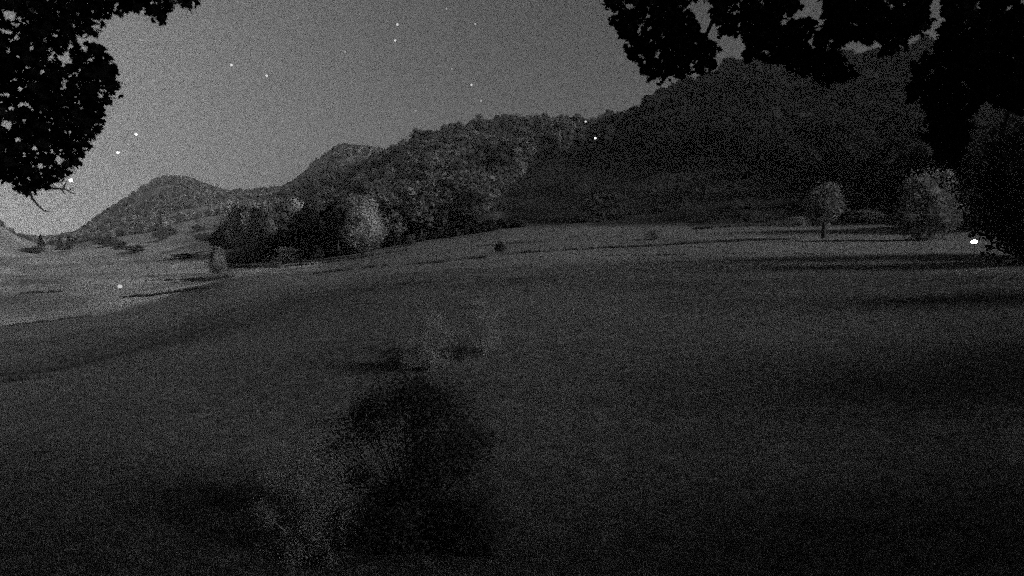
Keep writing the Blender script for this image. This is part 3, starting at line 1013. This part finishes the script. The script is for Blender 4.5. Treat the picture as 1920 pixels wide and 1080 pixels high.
def overhead(n, centre, radii, rng):
    """the rest of the crown, outside the picture, filled out to shade the foreground"""
    out = []
    while len(out) < n:
        d = rng.normal(size=(n, 3)); d /= np.linalg.norm(d, axis=1)[:, None]
        P = np.array(centre) + d * np.array(radii) * (rng.uniform(.35, 1, (n, 1)))
        a, b = project(P)
        inv = (a > -25) & (a < 1945) & (b > -25) & (b < 1100)
        keep_ = ~inv & (np.linalg.norm(P - [0, 0, CAMZ], axis=1) > 2.5) & (P[:, 2] > 6.5)
        out += P[keep_].tolist()
    return np.array(out[:n])

def maple(name, base, trunk_top, trunk_r, sprays, crown, label, n_leaf_parts, over_n):
    root = bpy.data.objects.new(name, None); COL.objects.link(root)
    bz = float(ground(base[0], base[1]))
    root.location = (base[0], base[1], bz)
    tag(root, label, 'tree')
    inv = Vector((base[0], base[1], bz))
    top = Vector(trunk_top)
    pts = [Vector((base[0], base[1], bz - .4)), Vector((base[0], base[1], bz + .5))]
    for i in range(1, 7):
        t = i / 6
        pts.append(Vector((base[0], base[1], bz + .5)).lerp(top, t) + Vector((rg.normal() * .12, rg.normal() * .12, 0)))
    V, F = tube([p - inv for p in pts], [trunk_r * 1.5, trunk_r * 1.1] + list(np.linspace(trunk_r, trunk_r * .25, 6)), 14)
    tr = obj('trunk', mesh_from('trunk', V, F, M_BARK), root)
    for p in tr.data.polygons: p.use_smooth = True
    allC, edge = [], []
    for sp in sprays:
        C = fill(sp['poly'], sp.get('holes', []), sp['r'][0], sp['r'][1], sp['n'], sp.get('th', -0.35), sp.get('ns', 26))
        allC.append(C)
        for (bx, by) in sp['tips']:
            tip = at(bx, by, sum(sp['r']) / 2)
            st = pts[5 + (len(allC) % 3)]
            V, F = spray_branch(st - inv, tip - inv, trunk_r * .28, 0.015, rg, sp['poly'], inv)
            obj('branch', mesh_from('branch', V, F, M_BARK), root)
    C = np.concatenate(allC)
    # the leaves nearest the outline become parts; the mass inside is one part
    px_, py_ = project(C)
    key = np.round(px_ / 26).astype(int) * 1000 + np.round(py_ / 26).astype(int)
    uniq, inv_i, cnt = np.unique(key, return_inverse=True, return_counts=True)
    dens = cnt[inv_i]
    onf = (px_ > 0) & (px_ < 1920) & (py_ > 0)
    rank = np.argsort(dens + np.where(onf, 0, 999))
    sel = rank[:n_leaf_parts]; rest_ = rank[n_leaf_parts:]
    sizes = RNG.uniform(.065, .115, len(C))
    sd, tip, nm = rotmats(RNG, len(sel))
    from mathutils import Matrix
    for k, i in enumerate(sel):
        o = bpy.data.objects.new('leaf', LEAF); COL.objects.link(o); o.parent = root
        mt = Matrix((sd[k], tip[k], nm[k])).transposed().to_4x4()
        s_ = float(sizes[i])
        o.matrix_local = Matrix.Translation(Vector(C[i]) - inv) @ mt @ Matrix.Scale(s_, 4)
    V, F = leaves_mesh(C[rest_] - np.array(inv[:]), sizes[rest_], RNG)
    fo = obj('foliage', mesh_from('foliage', V, F, M_MAPLE), root); fo['kind'] = 'stuff'
    if over_n:
        O = overhead(over_n, *crown, RNG)  # unseen leaves, large and dense, added to darken the ground below
        V, F = leaves_mesh(O - np.array(inv[:]), RNG.uniform(.22, .34, len(O)), RNG)
        fo = obj('upper_foliage', mesh_from('upper_foliage', V, F, M_MAPLE), root); fo['kind'] = 'stuff'
    return root

LEFT = [
    dict(poly=[(-160, -120), (40, -60), (300, -80), (380, -40), (368, 8), (320, 14), (304, 44), (290, 42), (288, 20), (268, 10), (262, 28), (240, 24), (205, 32),
               (190, 58), (150, 68), (135, 72), (132, 95), (150, 100), (172, 82), (196, 100), (212, 122), (220, 150), (214, 178), (196, 205),
               (196, 222), (176, 240), (172, 272), (152, 296), (138, 312), (120, 320), (108, 344), (84, 362), (60, 352), (44, 366), (20, 344), (-20, 330), (-160, 300)],
         holes=[(20, 30, 13), (30, 48, 7), (105, 98, 5), (122, 108, 7), (112, 128, 7), (14, 100, 6), (50, 165, 7), (14, 178, 5), (165, 158, 6), (182, 155, 5),
                (12, 205, 8), (35, 200, 6), (15, 232, 9), (30, 262, 9), (55, 268, 9), (90, 250, 5), (180, 95, 4), (128, 45, 5), (100, 22, 6)],
         r=(6.2, 9.0), n=5600, th=-0.34, ns=17, tips=[(60, 60), (160, 140), (120, 230), (70, 320), (180, 30), (300, 10), (-40, 180)]),
]
RIGHT = [
    dict(poly=[(1136, -30), (1305, -30), (1285, 18), (1308, 45), (1330, 80), (1342, 118), (1338, 132), (1300, 138), (1262, 146), (1240, 154), (1214, 146), (1198, 115),
               (1176, 104), (1165, 66), (1148, 50), (1160, 30), (1136, 6)],
         holes=[(1182, 12, 10), (1228, 36, 5), (1222, 54, 4), (1230, 106, 6), (1243, 116, 6), (1160, 25, 5)], r=(7.0, 9.2), n=2200, th=-0.30, ns=17,
         tips=[(1240, 90), (1180, 60), (1300, 120)]),
    dict(poly=[(1325, -30), (1478, -30), (1492, 20), (1500, 40), (1530, 62), (1542, 60), (1548, -30), (1748, -30), (1738, 30), (1744, 50), (1716, 58), (1696, 84),
               (1672, 104), (1655, 84), (1640, 78), (1590, 80), (1562, 92), (1580, 118), (1602, 132), (1596, 150), (1530, 150), (1470, 120), (1402, 108), (1398, 76), (1352, 52), (1330, 22)],
         holes=[(1471, 40, 11), (1490, 30, 8), (1365, 18, 7), (1385, 10, 5), (1670, 12, 9), (1426, 8, 5)], r=(6.6, 9.4), n=4300, th=-0.30, ns=17,
         tips=[(1420, 70), (1530, 100), (1620, 50), (1700, 50)]),
    dict(poly=[(1768, -30), (1905, -30), (1918, 30), (2050, 60), (2050, 240), (1900, 205), (1862, 190), (1830, 190), (1804, 290), (1790, 325), (1770, 300), (1740, 260), (1730, 200), (1702, 172),
               (1712, 130), (1752, 100), (1762, 60)],
         holes=[(1772, 40, 6), (1775, 65, 6)], r=(6.8, 10.5), n=5200, th=-0.36, ns=24,
         tips=[(1800, 80), (1780, 200), (1880, 250), (1850, 120)]),
]
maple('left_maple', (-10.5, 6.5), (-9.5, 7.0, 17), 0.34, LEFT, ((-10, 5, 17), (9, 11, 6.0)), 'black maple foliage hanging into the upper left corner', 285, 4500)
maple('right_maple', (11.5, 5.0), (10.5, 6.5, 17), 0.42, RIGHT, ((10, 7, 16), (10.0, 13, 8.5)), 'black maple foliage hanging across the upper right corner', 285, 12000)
for o in list(bpy.data.objects):
    if o.name in ('left_maple', 'right_maple'): o.name = 'maple_tree'

# bare twigs under the left maple
def twig(pts, r, radius, parent):
    P = [at(a, b, r) for a, b in pts]
    o = obj('twig', mesh_from('twig', *tube([p - parent.location for p in P], list(np.linspace(radius, radius * .35, len(P))), 6), M_BARK), parent)
lm = bpy.data.objects['maple_tree']
twig([(50, 340), (60, 372), (72, 386), (82, 395), (92, 396)], 7.6, .012, lm)
twig([(70, 345), (100, 353), (124, 355), (133, 361), (142, 364)], 7.6, .012, lm)
twig([(115, 354), (122, 365)], 7.6, .008, lm)
twig([(118, 354), (126, 338)], 7.6, .008, lm)
twig([(130, 356), (143, 349)], 7.6, .006, lm)

# tall trees added out of view on the right to shade the foreground
for i, (tx, ty, th_) in enumerate(((36, -10, 20), (36, -30, 20), (38, 6, 20), (47, 20, 20), (44, 8, 17), (52, 26, 19), (66, 50, 20), (50, -12, 18), (74, 30, 22), (70, 2, 22))):
    tree('tall_tree', 'dark', (tx, ty, float(ground(tx, ty)) - .3), th_, 'unseen tree added past the right edge to shade the foreground', 'unseen shade trees added past the right edge', wide=1.5)

for i, (bx, bb, bt, bw, lab) in enumerate(((1690, 428, 392, 60, 'dim bush under the left side of the broad pale tree'),
        (1935, 486, 380, 90, 'black bush cut by the right edge of the picture'))):
    shrub(bx, bb, bt, bw, lab, SH_D, name='thicket')

# big dark trees closing the right edge of the meadow
for px_, b_, t_, r_, w_, k_, lab in (
        (1915, 492, 195, 118, 0.9, 'low', 'big black tree at the right edge behind the bright lamp'),
        (1812, 440, 250, 250, 0.9, 'dim', 'dark tree between the broad pale tree and the right edge'),
        (1845, 440, 185, 260, 1.0, 'dim', 'tall dim tree rising behind the dark one at the right'),
        (1990, 490, 120, 140, 1.1, 'low', 'black tree just outside the right edge of the meadow'),
        (1770, 425, 290, 250, 0.9, 'spruce', 'black pointed spruce right of the broad pale tree')):
    place_tree('big_tree' if k_ != 'spruce' else 'spruce_tree', k_, px_, b_, t_, lab, r=r_, wide=w_)

# ------------------------------------------------------------------ haze
def haze(density):
    zb = float(ZG.min()) - 1.5
    zt = float(ZG.max()) + 70
    S = 7300
    V = [(-S, -S, zb), (S, -S, zb), (S, S, zb), (-S, S, zb), (-S, -S, zt), (S, -S, zt), (S, S, zt), (-S, S, zt)]
    F = [(0, 3, 2, 1), (4, 5, 6, 7), (0, 1, 5, 4), (1, 2, 6, 5), (2, 3, 7, 6), (3, 0, 4, 7)]
    m, t = new_mat('night_haze')
    p = t.nodes.new('ShaderNodeVolumePrincipled')
    p.inputs['Color'].default_value = (.9, .9, .9, 1)
    p.inputs['Density'].default_value = density
    p.inputs['Anisotropy'].default_value = 0.0
    o = t.nodes.new('ShaderNodeOutputMaterial'); t.links.new(p.outputs[0], o.inputs['Volume'])
    tag(obj('haze', mesh_from('haze', V, F, m)), 'thin night haze filling the valley', kind='stuff')
haze(0.00009)
